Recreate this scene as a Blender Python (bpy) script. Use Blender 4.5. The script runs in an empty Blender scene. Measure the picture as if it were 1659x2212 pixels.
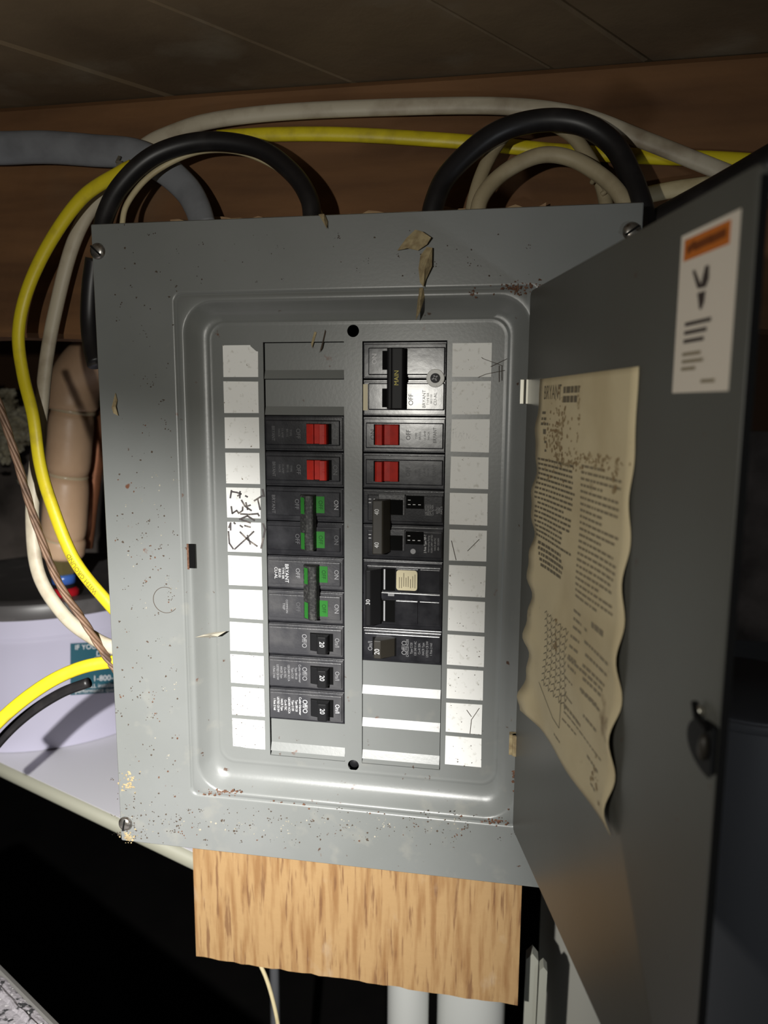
import bpy, bmesh, math, random
from mathutils import Vector, Matrix
random.seed(7)
S = bpy.context.scene
COL = S.collection

# ---------------------------------------------------------------- camera
F_PX, W_PX, H_PX = 1571.0, 1659.0, 2212.0
CAM = Vector((0.10874, -0.48985, 0.10758))
RX = Vector((0.98532935, 0.17057950, 0.00535737))      # image right
RY = Vector((0.02949487, -0.13928617, -0.98981282))    # image down
RZ = Vector((-0.16809557, 0.97544964, -0.14227397))    # forward
cd = bpy.data.cameras.new('camera')
cam = bpy.data.objects.new('camera', cd); COL.objects.link(cam)
m = Matrix.Identity(4)
for i in range(3):
    m[i][0] = RX[i]; m[i][1] = -RY[i]; m[i][2] = -RZ[i]; m[i][3] = CAM[i]
cam.matrix_world = m
cd.sensor_fit = 'HORIZONTAL'; cd.sensor_width = 36.0
cd.lens = F_PX / W_PX * 36.0
cd.clip_start = 0.01; cd.clip_end = 50
cd.dof.use_dof = True; cd.dof.focus_distance = 0.53; cd.dof.aperture_fstop = 10.0
S.camera = cam

# ---------------------------------------------------------------- world, light, exposure
wd = bpy.data.worlds.new('world'); S.world = wd; wd.use_nodes = True
wd.node_tree.nodes['Background'].inputs[0].default_value = (0.9, 0.95, 1.0, 1)
wd.node_tree.nodes['Background'].inputs[1].default_value = 0.004
def spot(name, loc, target, power, size, blend, radius, color):
    d = bpy.data.lights.new(name, 'SPOT'); d.energy = power; d.spot_size = math.radians(size)
    d.spot_blend = blend; d.shadow_soft_size = radius; d.color = color
    o = bpy.data.objects.new(name, d); COL.objects.link(o); o.location = loc
    o.rotation_euler = (Vector(target) - Vector(loc)).to_track_quat('-Z', 'Y').to_euler()
    return o
LIGHT = (-0.032, -0.592, 0.123)
AIM = (-0.25, 0.10, -0.37)
spot('hand_torch_beam', LIGHT, AIM, 52.0, 70, 1.0, 0.006, (1.0, 0.985, 0.95))
spot('hand_torch_spill', LIGHT, (-0.24, 0.10, 0.02), 4.9, 140, 1.0, 0.006, (1.0, 0.97, 0.89))
ld = bpy.data.lights.new('added_fill', 'POINT'); ld.energy = 5.0; ld.shadow_soft_size = 0.04; ld.color = (0.9, 0.95, 1.0)  # added fill lamp out of view, brightens the grey tank by the door
lo_ = bpy.data.objects.new('added_fill', ld); COL.objects.link(lo_); lo_.location = (0.95, -0.75, -0.25)
S.view_settings.view_transform = 'Standard'; S.view_settings.look = 'None'
S.view_settings.gamma = 1.0; S.view_settings.use_curve_mapping = False
S.view_settings.exposure = 0.0

# ---------------------------------------------------------------- helpers
def ray(x, y):
    return RX * ((x - 829.5) / F_PX) + RY * ((y - 1106.0) / F_PX) + RZ
def at(x, y, Y):                       # point of the photograph at depth plane Y
    d = ray(x, y); return CAM + d * ((Y - CAM.y) / d.y)
def atz(x, y, Z):
    d = ray(x, y); return CAM + d * ((Z - CAM.z) / d.z)

MATS = {}
def mat(name, color, rough=0.5, metal=0.0, noise=None, bump=None, coat=0.0, spec=0.5, coords='Object'):
    """noise = (scale, color2, contrast lo, hi, stretch); bump = (scale, strength)"""
    M = bpy.data.materials.new(name); M.use_nodes = True; MATS[name] = M
    nt = M.node_tree; b = nt.nodes['Principled BSDF']
    b.inputs['Base Color'].default_value = (*color, 1); b.inputs['Roughness'].default_value = rough
    b.inputs['Metallic'].default_value = metal; b.inputs['Coat Weight'].default_value = coat
    b.inputs['Specular IOR Level'].default_value = spec
    tc = nt.nodes.new('ShaderNodeTexCoord')
    if noise:
        sc, c2, lo, hi, st = noise
        mp = nt.nodes.new('ShaderNodeMapping'); mp.inputs['Scale'].default_value = st
        nt.links.new(tc.outputs[coords], mp.inputs[0])
        n = nt.nodes.new('ShaderNodeTexNoise'); n.inputs['Scale'].default_value = sc
        n.inputs['Detail'].default_value = 6; nt.links.new(mp.outputs[0], n.inputs['Vector'])
        r = nt.nodes.new('ShaderNodeMapRange'); r.inputs[1].default_value = lo; r.inputs[2].default_value = hi
        nt.links.new(n.outputs[0], r.inputs[0])
        x = nt.nodes.new('ShaderNodeMix'); x.data_type = 'RGBA'
        x.inputs[6].default_value = (*color, 1); x.inputs[7].default_value = (*c2, 1)
        nt.links.new(r.outputs[0], x.inputs[0]); nt.links.new(x.outputs[2], b.inputs['Base Color'])
    if bump:
        n2 = nt.nodes.new('ShaderNodeTexNoise'); n2.inputs['Scale'].default_value = bump[0]
        n2.inputs['Detail'].default_value = 4; nt.links.new(tc.outputs[coords], n2.inputs['Vector'])
        bp = nt.nodes.new('ShaderNodeBump'); bp.inputs['Strength'].default_value = bump[1]; bp.inputs['Distance'].default_value = 0.002
        nt.links.new(n2.outputs[0], bp.inputs['Height']); nt.links.new(bp.outputs[0], b.inputs['Normal'])
    return M
def add_layer(M, scale, lo, hi, color, st=(1, 1, 1), w=0.0, detail=4, zfade=None, amount=1.0):
    """a further stain layer over the base colour; zfade=(z0,z1): grows from z0 to z1 (object space)"""
    nt = M.node_tree; b = nt.nodes['Principled BSDF']
    old = b.inputs['Base Color'].links[0].from_socket if b.inputs['Base Color'].links else None
    tc = nt.nodes.new('ShaderNodeTexCoord'); mp = nt.nodes.new('ShaderNodeMapping')
    mp.inputs['Scale'].default_value = st; mp.inputs['Location'].default_value = (w, w * 1.7, w * .6)
    nt.links.new(tc.outputs['Object'], mp.inputs[0])
    n = nt.nodes.new('ShaderNodeTexNoise'); n.inputs['Scale'].default_value = scale; n.inputs['Detail'].default_value = detail
    nt.links.new(mp.outputs[0], n.inputs['Vector'])
    val = n.outputs[0]
    if zfade:
        sp = nt.nodes.new('ShaderNodeSeparateXYZ'); nt.links.new(tc.outputs['Object'], sp.inputs[0])
        zr = nt.nodes.new('ShaderNodeMapRange'); zr.inputs[1].default_value = zfade[0]; zr.inputs[2].default_value = zfade[1]
        zr.inputs[3].default_value = -zfade[2]; zr.inputs[4].default_value = 0.0
        nt.links.new(sp.outputs[2], zr.inputs[0])
        ad = nt.nodes.new('ShaderNodeMath'); ad.operation = 'ADD'
        nt.links.new(val, ad.inputs[0]); nt.links.new(zr.outputs[0], ad.inputs[1]); val = ad.outputs[0]
    r = nt.nodes.new('ShaderNodeMapRange'); r.inputs[1].default_value = lo; r.inputs[2].default_value = hi
    r.inputs[4].default_value = amount
    nt.links.new(val, r.inputs[0])
    x = nt.nodes.new('ShaderNodeMix'); x.data_type = 'RGBA'
    if old: nt.links.new(old, x.inputs[6])
    else: x.inputs[6].default_value = b.inputs['Base Color'].default_value
    x.inputs[7].default_value = (*color, 1)
    nt.links.new(r.outputs[0], x.inputs[0]); nt.links.new(x.outputs[2], b.inputs['Base Color'])

def root_loc(o):
    v = Vector((0, 0, 0))
    while o is not None: v += o.location; o = o.parent
    return v
def link_mesh(name, me, material, parent=None):
    o = bpy.data.objects.new(name, me); COL.objects.link(o)
    if material is not None and not me.materials: me.materials.append(MATS[material] if isinstance(material, str) else material)
    if parent is not None: o.parent = parent
    return o
class MB:
    def __init__(s): s.v = []; s.f = []
    def add(s, vs, fs):
        k = len(s.v); s.v += [Vector(a) for a in vs]; s.f += [[i + k for i in f] for f in fs]; return s
    def box(s, a, b):
        x0, y0, z0 = a; x1, y1, z1 = b
        return s.add([(x0,y0,z0),(x1,y0,z0),(x1,y1,z0),(x0,y1,z0),(x0,y0,z1),(x1,y0,z1),(x1,y1,z1),(x0,y1,z1)],
                     [(0,3,2,1),(4,5,6,7),(0,1,5,4),(1,2,6,5),(2,3,7,6),(3,0,4,7)])
    def loft(s, rings, cap0=True, cap1=True, closed=True):
        k = len(s.v); n = len(rings[0])
        for r in rings: s.v += [Vector(a) for a in r]
        for i in range(len(rings) - 1):
            for j in range(n if closed else n - 1):
                a = k + i * n + j; b = k + i * n + (j + 1) % n
                s.f.append([a, b, b + n, a + n])
        if cap0: s.f.append([k + j for j in reversed(range(n))])
        if cap1: s.f.append([k + (len(rings) - 1) * n + j for j in range(n)])
        return s
    def tube(s, pts, ra, rb=None, n=12, cap=True, up=Vector((0, 1, 0))):
        """ra: half width in the picture plane (number or list), rb: half thickness along up"""
        N = len(pts); rings = []
        for i, p in enumerate(pts):
            t = (pts[min(i + 1, N - 1)] - pts[max(i - 1, 0)]).normalized()
            side = t.cross(up)
            if side.length < 1e-4: side = t.cross(Vector((1, 0, 0)))
            side.normalize(); u = side.cross(t).normalized()
            a = ra[i] if isinstance(ra, (list, tuple)) else ra
            b = a if rb is None else (rb[i] if isinstance(rb, (list, tuple)) else rb)
            rings.append([p + side * (a * math.cos(q)) + u * (b * math.sin(q)) for q in [2 * math.pi * j / n for j in range(n)]])
        return s.loft(rings, cap, cap)
    def lathe(s, prof, c, n=40, axis=2):
        """prof: list of (radius, height) about a vertical axis through c"""
        rings = []
        for r, h in prof:
            ring = []
            for j in range(n):
                q = 2 * math.pi * j / n
                e = (r * math.cos(q), r * math.sin(q), h) if axis == 2 else (r * math.cos(q), h, r * math.sin(q))
                ring.append(Vector(c) + Vector(e))
            rings.append(ring)
        return s.loft(rings)
    def build(s, name, material, parent=None, smooth=False, bevel=None, fix=True):
        me = bpy.data.meshes.new(name); base = root_loc(parent)
        me.from_pydata([tuple(v - base) for v in s.v], [], s.f); me.update()
        if fix or bevel:
            bm = bmesh.new(); bm.from_mesh(me)
            if bevel:
                bmesh.ops.remove_doubles(bm, verts=bm.verts, dist=1e-6)
                es = [e for e in bm.edges if len(e.link_faces) == 2 and e.calc_face_angle(0) > 0.5]
                bmesh.ops.bevel(bm, geom=es, offset=bevel, segments=2, profile=0.6, affect='EDGES')
            bmesh.ops.recalc_face_normals(bm, faces=bm.faces); bm.to_mesh(me); bm.free()
        if smooth:
            for p in me.polygons: p.use_smooth = True
        return link_mesh(name, me, material, parent)
def autosmooth(o, ang=0.6):
    me = o.data
    bm = bmesh.new(); bm.from_mesh(me)
    for f in bm.faces: f.smooth = True
    for e in bm.edges: e.smooth = not (len(e.link_faces) == 2 and e.calc_face_angle(0) > ang)
    bm.to_mesh(me); bm.free(); return o
def tag(o, label=None, cat=None, group=None, kind=None):
    if label: o['label'] = label
    if cat: o['category'] = cat
    if group: o['group'] = group
    if kind: o['kind'] = kind
    return o
def thing(name, label, cat, loc=(0, 0, 0), group=None):
    o = bpy.data.objects.new(name, None); COL.objects.link(o); o.location = loc; o.empty_display_size = 0.02
    return tag(o, label, cat, group)
def spline(pts, n=10):
    """Catmull-Rom through points"""
    P = [pts[0] * 2 - pts[1]] + list(pts) + [pts[-1] * 2 - pts[-2]]; out = []
    for i in range(1, len(P) - 2):
        a, b, c, d = P[i - 1], P[i], P[i + 1], P[i + 2]
        for k in range(n):
            t = k / n
            out.append(0.5 * ((2 * b) + (c - a) * t + (2 * a - 5 * b + 4 * c - d) * t * t + (3 * b - a - 3 * c + d) * t ** 3))
    out.append(pts[-1].copy()); return out
_TXT = {}
def text_mesh(s, bold=False):
    """2-D triangles of a string at size 1, centred: (verts, faces, width)"""
    if s in _TXT: return _TXT[s]
    c = bpy.data.curves.new('t', 'FONT'); c.body = s; c.align_x = 'CENTER'; c.align_y = 'CENTER'; c.resolution_u = 3
    o = bpy.data.objects.new('t', c)
    me = o.to_mesh()
    V = [(v.co.x, v.co.y) for v in me.vertices]; Fc = [list(p.vertices) for p in me.polygons]
    o.to_mesh_clear(); bpy.data.objects.remove(o); bpy.data.curves.remove(c)
    _TXT[s] = (V, Fc); return _TXT[s]
def put_text(s, size, fn, material, parent, name='lettering', sx=1.0):
    """fn maps text-plane (tx, ty) to world"""
    V, Fc = text_mesh(s); b = MB(); b.add([fn(x * size * sx, y * size) for x, y in V], Fc)
    return b.build(name, material, parent, fix=False)
def strokes(lines, fn, w):
    """flat pen strokes: each a polyline in 2-D mapped by fn"""
    b = MB()
    for L in lines:
        for i in range(len(L) - 1):
            a = Vector(L[i]); c = Vector(L[i + 1]); d = c - a
            if d.length < 1e-9: continue
            d.normalize(); nn = Vector((-d.y, d.x)) * w * .5; e = d * w * .3
            b.add([fn(*(a - e + nn)), fn(*(a - e - nn)), fn(*(c + e - nn)), fn(*(c + e + nn))], [(0, 1, 2, 3)])
    return b

# ---------------------------------------------------------------- materials
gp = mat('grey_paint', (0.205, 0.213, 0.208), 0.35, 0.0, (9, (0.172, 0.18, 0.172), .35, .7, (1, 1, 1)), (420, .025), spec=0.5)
add_layer(gp, 60, .56, .70, (0.30, 0.29, 0.25), w=3.1, zfade=(0.30, 0.0, 0.14), amount=.28)
add_layer(gp, 150, .69, .73, (0.085, 0.05, 0.035), w=1.3, zfade=(0.46, 0.05, 0.045))
add_layer(gp, 75, .70, .75, (0.13, 0.055, 0.03), w=5.2, zfade=(0.46, 0.1, 0.03))
dp_ = mat('grey_paint_dimmed', (0.112, 0.114, 0.103), 0.42, 0.0, (6, (0.095, 0.091, 0.078), .35, .7, (1, 1, 1)), (300, .02), spec=0.35)  # the cover's grey paint, with the door's dimmer light put into the colour
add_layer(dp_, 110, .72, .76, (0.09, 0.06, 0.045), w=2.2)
mat('box_steel', (0.10, 0.105, 0.105), 0.6)
mat('dark_inside', (0.008, 0.008, 0.008), 0.8, spec=0.1)
mat('sticker_white', (0.90, 0.90, 0.87), 0.55, 0, (260, (0.66, 0.65, 0.60), .58, .72, (1, 1, 1)))
add_layer(MATS['sticker_white'], 420, .70, .74, (0.20, 0.15, 0.10), w=.4)
mat('marker_ink', (0.06, 0.05, 0.05), 0.5, 0, (220, (0.30, 0.26, 0.23), .5, .75, (1, 1, 1)))
mat('scratch_white', (0.85, 0.85, 0.83), 0.6)
bk = mat('breaker_black', (0.016, 0.016, 0.019), 0.24, 0, (70, (0.045, 0.045, 0.05), .45, .8, (1, 1, 1)), (700, .02), spec=0.5)
mat('breaker_grey', (0.045, 0.045, 0.05), 0.34, 0, (60, (0.10, 0.098, 0.10), .45, .8, (1, 1, 1)), (600, .06))
mat('breaker_glossy', (0.020, 0.020, 0.025), 0.23, 0, (90, (0.07, 0.07, 0.08), .5, .8, (1, 1, 1)), (130, .03), spec=0.5)
mat('recess_black', (0.004, 0.004, 0.004), 0.8, spec=0.08)
mat('cable_ink', (0.22, 0.17, 0.02), 0.6)
mat('latch_black', (0.006, 0.006, 0.006), 0.6, spec=0.15)
mat('handle_black', (0.010, 0.010, 0.011), 0.5, spec=0.2)
mat('handle_dusty', (0.016, 0.016, 0.016), 0.7, 0, (500, (0.075, 0.075, 0.07), .48, .75, (1, 1, 1)), (800, .3))
mat('handle_brown', (0.028, 0.024, 0.018), 0.5)
mat('red_plastic', (0.52, 0.026, 0.016), 0.5, 0, (200, (0.40, 0.022, 0.015), .45, .75, (1, 1, 1)), spec=0.22)
mat('green_label', (0.022, 0.17, 0.022), 0.6, spec=0.2)
mat('print_white', (0.75, 0.75, 0.76), 0.5)
mat('print_grey', (0.30, 0.30, 0.31), 0.5)
mat('print_dim', (0.085, 0.085, 0.09), 0.5)
mat('print_dark', (0.03, 0.03, 0.035), 0.5)
mat('print_yellow', (0.65, 0.55, 0.06), 0.5)
mat('green_ink', (0.006, 0.06, 0.008), 0.6, spec=0.2)
mat('sticker_cream', (0.72, 0.64, 0.42), 0.5)
mat('white_metal_strip', (0.75, 0.75, 0.78), 0.3, 0.6)
mat('steel_screw', (0.40, 0.38, 0.35), 0.32, 0.9, (300, (0.16, 0.12, 0.09), .5, .7, (1, 1, 1)))
mat('zinc', (0.6, 0.58, 0.5), 0.3, 0.9)
mat('flake', (0.42, 0.34, 0.19), 0.8, 0, (200, (0.26, 0.19, 0.10), .4, .7, (1, 1, 1)), (300, .4))
mat('rust', (0.10, 0.045, 0.025), 0.9, 0, (500, (0.19, 0.10, 0.06), .4, .7, (1, 1, 1)), (600, .5))
mat('dirt_speck', (0.07, 0.05, 0.035), 0.9)
mat('pale_speck', (0.38, 0.35, 0.28), 0.9)
pap = mat('aged_paper', (0.70, 0.59, 0.37), 0.75, 0, (20, (0.56, 0.45, 0.26), .45, .75, (1, 1, 1)), (60, .15))
add_layer(pap, 45, .66, .78, (0.20, 0.12, 0.05), w=2.7)
mat('paper_ink', (0.17, 0.14, 0.09), 0.7)
mat('paper_ink_faded', (0.27, 0.22, 0.14), 0.7)
mat('paper_stain', (0.27, 0.17, 0.075), 0.8, 0, (160, (0.46, 0.36, 0.20), .4, .65, (1, 1, 1)))
mat('warning_white', (0.80, 0.72, 0.61), 0.55)
mat('warning_orange', (0.62, 0.17, 0.02), 0.5)
mat('warning_dark', (0.06, 0.045, 0.04), 0.6)
mat('warning_brown', (0.20, 0.05, 0.008), 0.6)
wood = mat('joist_wood', (0.21, 0.10, 0.038), 0.8, 0, (5, (0.10, 0.045, 0.017), .3, .72, (1.2, 1, 9)), (90, .35))
add_layer(wood, 7, .58, .8, (0.15, 0.11, 0.07), w=1.1, amount=.6)
ply = mat('plywood', (0.44, 0.275, 0.125), 0.62, 0, (22, (0.31, 0.165, 0.065), .45, .66, (7, 1, .7)), (160, .12))
add_layer(ply, 42, .58, .68, (0.19, 0.09, 0.04), st=(7, 1, .55), w=.7, amount=.8)
add_layer(ply, 26, .64, .74, (0.60, 0.50, 0.38), st=(1.5, 1, .9), w=4.0, amount=.22)
mat('plywood_edge', (0.36, 0.22, 0.12), 0.85, 0, (40, (0.6, 0.45, 0.25), .45, .7, (1, 1, 6)), (200, .6))
sub = mat('subfloor', (0.22, 0.155, 0.088), 0.85, 0, (6, (0.11, 0.073, 0.04), .35, .7, (1, 1, 1)), (70, .3))
add_layer(sub, 14, .58, .78, (0.26, 0.22, 0.16), w=2.0, amount=.7)
mat('yellow_jacket', (0.78, 0.64, 0.02), 0.42, 0, (60, (0.52, 0.41, 0.03), .5, .75, (1, 1, 1)), (500, .05))
mat('white_jacket', (0.56, 0.50, 0.38), 0.5, 0, (40, (0.34, 0.27, 0.19), .5, .75, (1, 1, 1)), (400, .06))
mat('cream_jacket', (0.62, 0.53, 0.32), 0.5, 0, (50, (0.44, 0.35, 0.19), .5, .75, (1, 1, 1)))
mat('beige_jacket', (0.42, 0.35, 0.22), 0.55, 0, (40, (0.28, 0.22, 0.13), .5, .75, (1, 1, 1)), (400, .08))
mat('grey_jacket', (0.23, 0.24, 0.26), 0.6, 0, (30, (0.16, 0.165, 0.18), .5, .75, (1, 1, 1)), (250, .12))
mat('black_jacket', (0.013, 0.012, 0.013), 0.42, 0, (60, (0.03, 0.027, 0.027), .5, .8, (1, 1, 1)))
mat('bare_copper', (0.21, 0.125, 0.078), 0.55, 0.25, (60, (0.10, 0.06, 0.04), .5, .7, (1, 1, 1)))
mat('copper_pipe', (0.40, 0.16, 0.08), 0.45, 0.5, (30, (0.2, 0.09, 0.05), .5, .75, (1, 1, 1)))
mat('pipe_foam', (0.74, 0.50, 0.32), 0.42, 0, (18, (0.62, 0.40, 0.25), .4, .7, (1, 1, 1)), (120, .12))
mat('foam_tape', (0.62, 0.50, 0.33), 0.2)
mat('heater_white', (0.56, 0.54, 0.67), 0.28, 0, (4, (0.52, 0.50, 0.62), .4, .7, (1, 1, 1)), spec=.4)
mat('heater_cap', (0.085, 0.08, 0.08), 0.38, 0, (25, (0.13, 0.12, 0.12), .5, .75, (1, 1, 1)))
mat('stand_white', (0.74, 0.73, 0.78), 0.55)
mat('stand_cream', (0.36, 0.355, 0.28), 0.6)
mat('sticker_teal', (0.025, 0.10, 0.135), 0.35)
mat('ring_blue', (0.06, 0.16, 0.55), 0.25)
mat('ring_red', (0.45, 0.012, 0.02), 0.2)
mat('brass', (0.55, 0.45, 0.20), 0.35, 0.8)
mat('fibreglass', (0.85, 0.80, 0.62), 0.95, 0, (30, (0.40, 0.35, 0.24), .4, .65, (1, 1, 1)), (120, .8))
mat('foundation', (0.26, 0.22, 0.195), 0.95, 0, (8, (0.08, 0.068, 0.06), .4, .65, (1, 1, 1)), (30, .6))
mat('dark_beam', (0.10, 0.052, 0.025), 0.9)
mat('dirt_floor', (0.012, 0.010, 0.009), 1.0, 0, (5, (0.006, 0.005, 0.005), .4, .65, (1, 1, 1)))
sp_ = mat('speckled_grey', (0.30, 0.28, 0.30), 0.8, 0, (130, (0.03, 0.03, 0.032), .56, .62, (1, 1, 1)), (160, 1.0))
add_layer(sp_, 260, .62, .68, (0.6, 0.58, 0.58), w=3.0)
mat('rim_grey', (0.17, 0.165, 0.155), 0.6)
mat('pvc_white', (0.68, 0.69, 0.66), 0.5)
mat('pvc_grey', (0.42, 0.41, 0.36), 0.6)
mat('strip_white', (0.40, 0.40, 0.34), 0.6)
mat('tank_grey', (0.22, 0.225, 0.24), 0.5)

# ================================================================ SETTING
# ceiling: diagonal subfloor planks
ZC = 0.364
ceil = bpy.data.objects.new('ceiling', None); COL.objects.link(ceil); ceil.location = (0, 0, ZC)
tag(ceil, 'diagonal board subfloor overhead', None, None, 'structure')
dv = Vector((0.60, 0.80, 0)); nv = Vector((0.80, -0.60, 0))
seams = [-0.82, -0.68, -0.54, -0.39, -0.215, -0.09, 0.034, 0.0905, 0.225, 0.36, 0.50, 0.64]
for i in range(len(seams) - 1):
    a, b_ = seams[i] + .0022, seams[i + 1] - .0022
    z0 = ZC + random.uniform(-.0012, .0012)
    q = MB(); t0, t1 = -0.75, 1.0
    lo = [nv * a + dv * t0, nv * b_ + dv * t0, nv * b_ + dv * t1, nv * a + dv * t1]
    q.add([(v.x, v.y, z0) for v in lo] + [(v.x, v.y, z0 + .019) for v in lo],
          [(0,3,2,1),(4,5,6,7),(0,1,5,4),(1,2,6,5),(2,3,7,6),(3,0,4,7)])
    q.build('plank', 'subfloor', ceil)
# floor far below and foundation wall far behind
tag(MB().box((-4, -2, -1.95), (4, 5, -1.9)).build('floor', 'dirt_floor'), 'dark dirt floor far below the panel', None, None, 'structure')
tag(MB().box((-2.6, 1.05, -0.36), (2.6, 1.2, 0.40)).build('wall_back', 'foundation'), 'dark dirty wall in the gloom behind the heater', None, None, 'structure')

# joist behind the panel, top and bottom slightly worn
q = MB(); rings = []
N = 60
for i in range(N + 1):
    x = -0.95 + 1.9 * i / N
    zb = 0.1675 + 0.0015 * math.sin(x * 31) + random.uniform(-.0006, .0006)
    y0 = 0.113 + 0.0008 * math.sin(x * 17)
    rings.append([(x, y0, zb + .004), (x, y0 + .004, zb), (x, .151, zb), (x, .151, ZC - .002), (x, y0 + .003, ZC - .002), (x, y0, ZC - .006)])
q.loft(rings)
jo = q.build('floor_joist', 'joist_wood')
tag(jo, 'reddish brown wooden joist running behind the cables above the panel', 'beam')
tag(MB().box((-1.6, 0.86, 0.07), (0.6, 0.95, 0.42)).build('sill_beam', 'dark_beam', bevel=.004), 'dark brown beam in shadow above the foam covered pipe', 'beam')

# plywood board carrying the box
bd = thing('plywood_board', 'sawn plywood backing board sticking out below the grey panel', 'board', (0, .105, -.41))
q = MB(); xs = [-.172 + (.130 + .172) * i / 40 for i in range(41)]
def jag(i): return random.uniform(-.0009, .0009)
bot = [-0.412 - .004 * (i / 40) + jag(i) for i in range(41)]
topz = [0.257 + random.uniform(-.002, .002) for i in range(41)]
rings = [[(x + (.001 if i in (0,) else 0), .0975, topz[i]), (x, .0975, bot[i]), (x, .1125, bot[i] + jag(i)), (x, .1125, topz[i])] for i, x in enumerate(xs)]
q.loft(rings); q.build('panel', 'plywood', bd)
q = MB(); rings = []
for i, x in enumerate(xs): rings.append([(x, .0968, topz[i] + .002), (x, .0968, topz[i] - .004), (x, .1127, topz[i] - .004), (x, .1127, topz[i] + .003 + jag(i) * 3)])
q.loft(rings); q.build('top_edge', 'plywood_edge', bd)

# ================================================================ ELECTRICAL PANEL
D0 = 0.012                       # depth of the inner plate behind the cover face
PITCH = 0.0254
panel = thing('electrical_panel', 'grey steel breaker panel with its door hanging open', 'electrical panel', (0, .05, -.2325))
def rrect(x0, x1, z0, z1, r, y, n=8):
    pts = []
    for cx, cz, a0 in ((x1 - r, z1 - r, 0), (x0 + r, z1 - r, 90), (x0 + r, z0 + r, 180), (x1 - r, z0 + r, 270)):
        for i in range(n + 1):
            a = math.radians(a0 + 90 * i / n); pts.append(Vector((cx + r * math.cos(a), y, cz + r * math.sin(a))))
    return pts
prof = [(-.1850, .1850, -.2325, .2332, .0012, .014), (-.1855, .1855, -.2330, .2336, .0012, .0008), (-.1848, .1848, -.2323, .2330, .0012, 0.0), (-.1838, .1838, -.2313, .2320, .0012, 0.0), (-.1270, .1253, -.1893, .1870, .006, 0.0),
        (-.1262, .1245, -.1885, .1862, .006, 0.0), (-.1253, .1236, -.1876, .1853, .006, .0004), (-.1247, .1230, -.1870, .1847, .006, .0013),
        (-.1240, .1224, -.1862, .1840, .006, .0013), (-.1232, .1218, -.1853, .1832, .006, .0006),
        (-.1200, .1206, -.1842, .1808, .022, .0004), (-.1190, .1197, -.1832, .1798, .022, .0008), (-.1180, .1187, -.1822, .1788, .021, .0018),
        (-.1170, .1177, -.1810, .1778, .020, .0036), (-.1128, .1135, -.1762, .1736, .017, .0085), (-.1114, .1121, -.1742, .1722, .016, .0098), (-.1098, .1105, -.1718, .1708, .0150, .0108),
        (-.1064, .1069, -.1655, .1675, .0125, .0122), (-.1058, .1063, -.1645, .1670, .012, .0120), (-.1050, .1055, -.1635, .1663, .0115, .0117), (-.1042, .1047, -.1627, .1656, .011, .0118), (-.1034, .1039, -.1619, .1648, .0105, .0120), (-.1024, .1029, -.1609, .1638, .010, .0120)]
rings = [rrect(*p) for p in prof]
q = MB(); q.loft(rings, False, False)
bm = bmesh.new()
vs = [bm.verts.new(v) for v in q.v]
for f in q.f: bm.faces.new([vs[i] for i in f])
n0 = len(rings[0])
inner = vs[-n0:]
XI, XO = 0.0065, 0.0650            # inner and outer x of a breaker opening
def loop(pts):
    L = [bm.verts.new(p) for p in pts]
    E = [bm.edges.new((L[i], L[(i + 1) % len(L)])) for i in range(len(L))]
    return L, E
edges = [bm.edges.get((inner[i], inner[(i + 1) % n0])) for i in range(n0)]
holes = []
for sx in (-1, 1):
    x0, x1 = sorted((sx * XI, sx * XO))
    L, E = loop([(x0, D0, -.1560), (x1, D0, -.1560), (x1, D0, .1526), (x0, D0, .1526)]); edges += E; holes.append(L)
for zc in (.1596, -.1582):
    L, E = loop([(.0042 * math.cos(a), D0, zc + .0042 * math.sin(a)) for a in [2 * math.pi * i / 20 for i in range(20)]]); edges += E; holes.append(L)
bmesh.ops.triangle_fill(bm, edges=edges, use_beauty=True, use_dissolve=False)
for L in holes:
    B = [bm.verts.new(v.co + Vector((0, .0016, 0))) for v in L]
    for i in range(len(L)): j = (i + 1) % len(L); bm.faces.new((L[i], L[j], B[j], B[i]))
bmesh.ops.recalc_face_normals(bm, faces=bm.faces)
me = bpy.data.meshes.new('cover')
for v in bm.verts: v.co -= panel.location
bm.to_mesh(me); bm.free()
cover = link_mesh('cover', me, 'grey_paint', panel); autosmooth(cover, .75)
# enclosure behind the cover
q = MB()
X, Z0, Z1, Y0, Y1 = .178, -.2255, .2265, .006, .0965
for a, b_ in (((-X, Y0, Z0), (-X + .0015, Y1, Z1)), ((X - .0015, Y0, Z0), (X, Y1, Z1)), ((-X, Y0, Z1 - .0015), (X, Y1, Z1)), ((-X, Y0, Z0), (X, Y1, Z0 + .0015)), ((-X, Y1 - .0015, Z0), (X, Y1, Z1))): q.box(a, b_)
q.build('enclosure', 'box_steel', panel)
MB().box((-.09, .045, -.17), (.09, .05, .17)).build('bus_backing', 'dark_inside', panel)
# latch slot on the hinge-free side: a dark slot framed in the cover
q = MB(); sx0, sx1, sz0, sz1 = -.1203, -.1158, -.0098, .0083
q.box((sx0, .0002, sz0), (sx1, .0009, sz1)); q.build('latch_slot', 'recess_black', panel)
MB().box((sx0 - .0016, .0003, sz0 - .001), (sx0, .0008, sz1)).build('slot_rim', 'rust', panel)
# round knockout outline scratched into the margin
c = at(358, 1296, 0)
q = MB(); rr = [(c.x + .0098 * math.cos(a), -.0002, c.z + .0098 * math.sin(a)) for a in [math.radians(x) for x in range(60, 330, 9)]]
q.tube([Vector(v) for v in rr], .00022, .0002, 5); q.build('knockout_ring', 'dirt_speck', panel)

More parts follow.
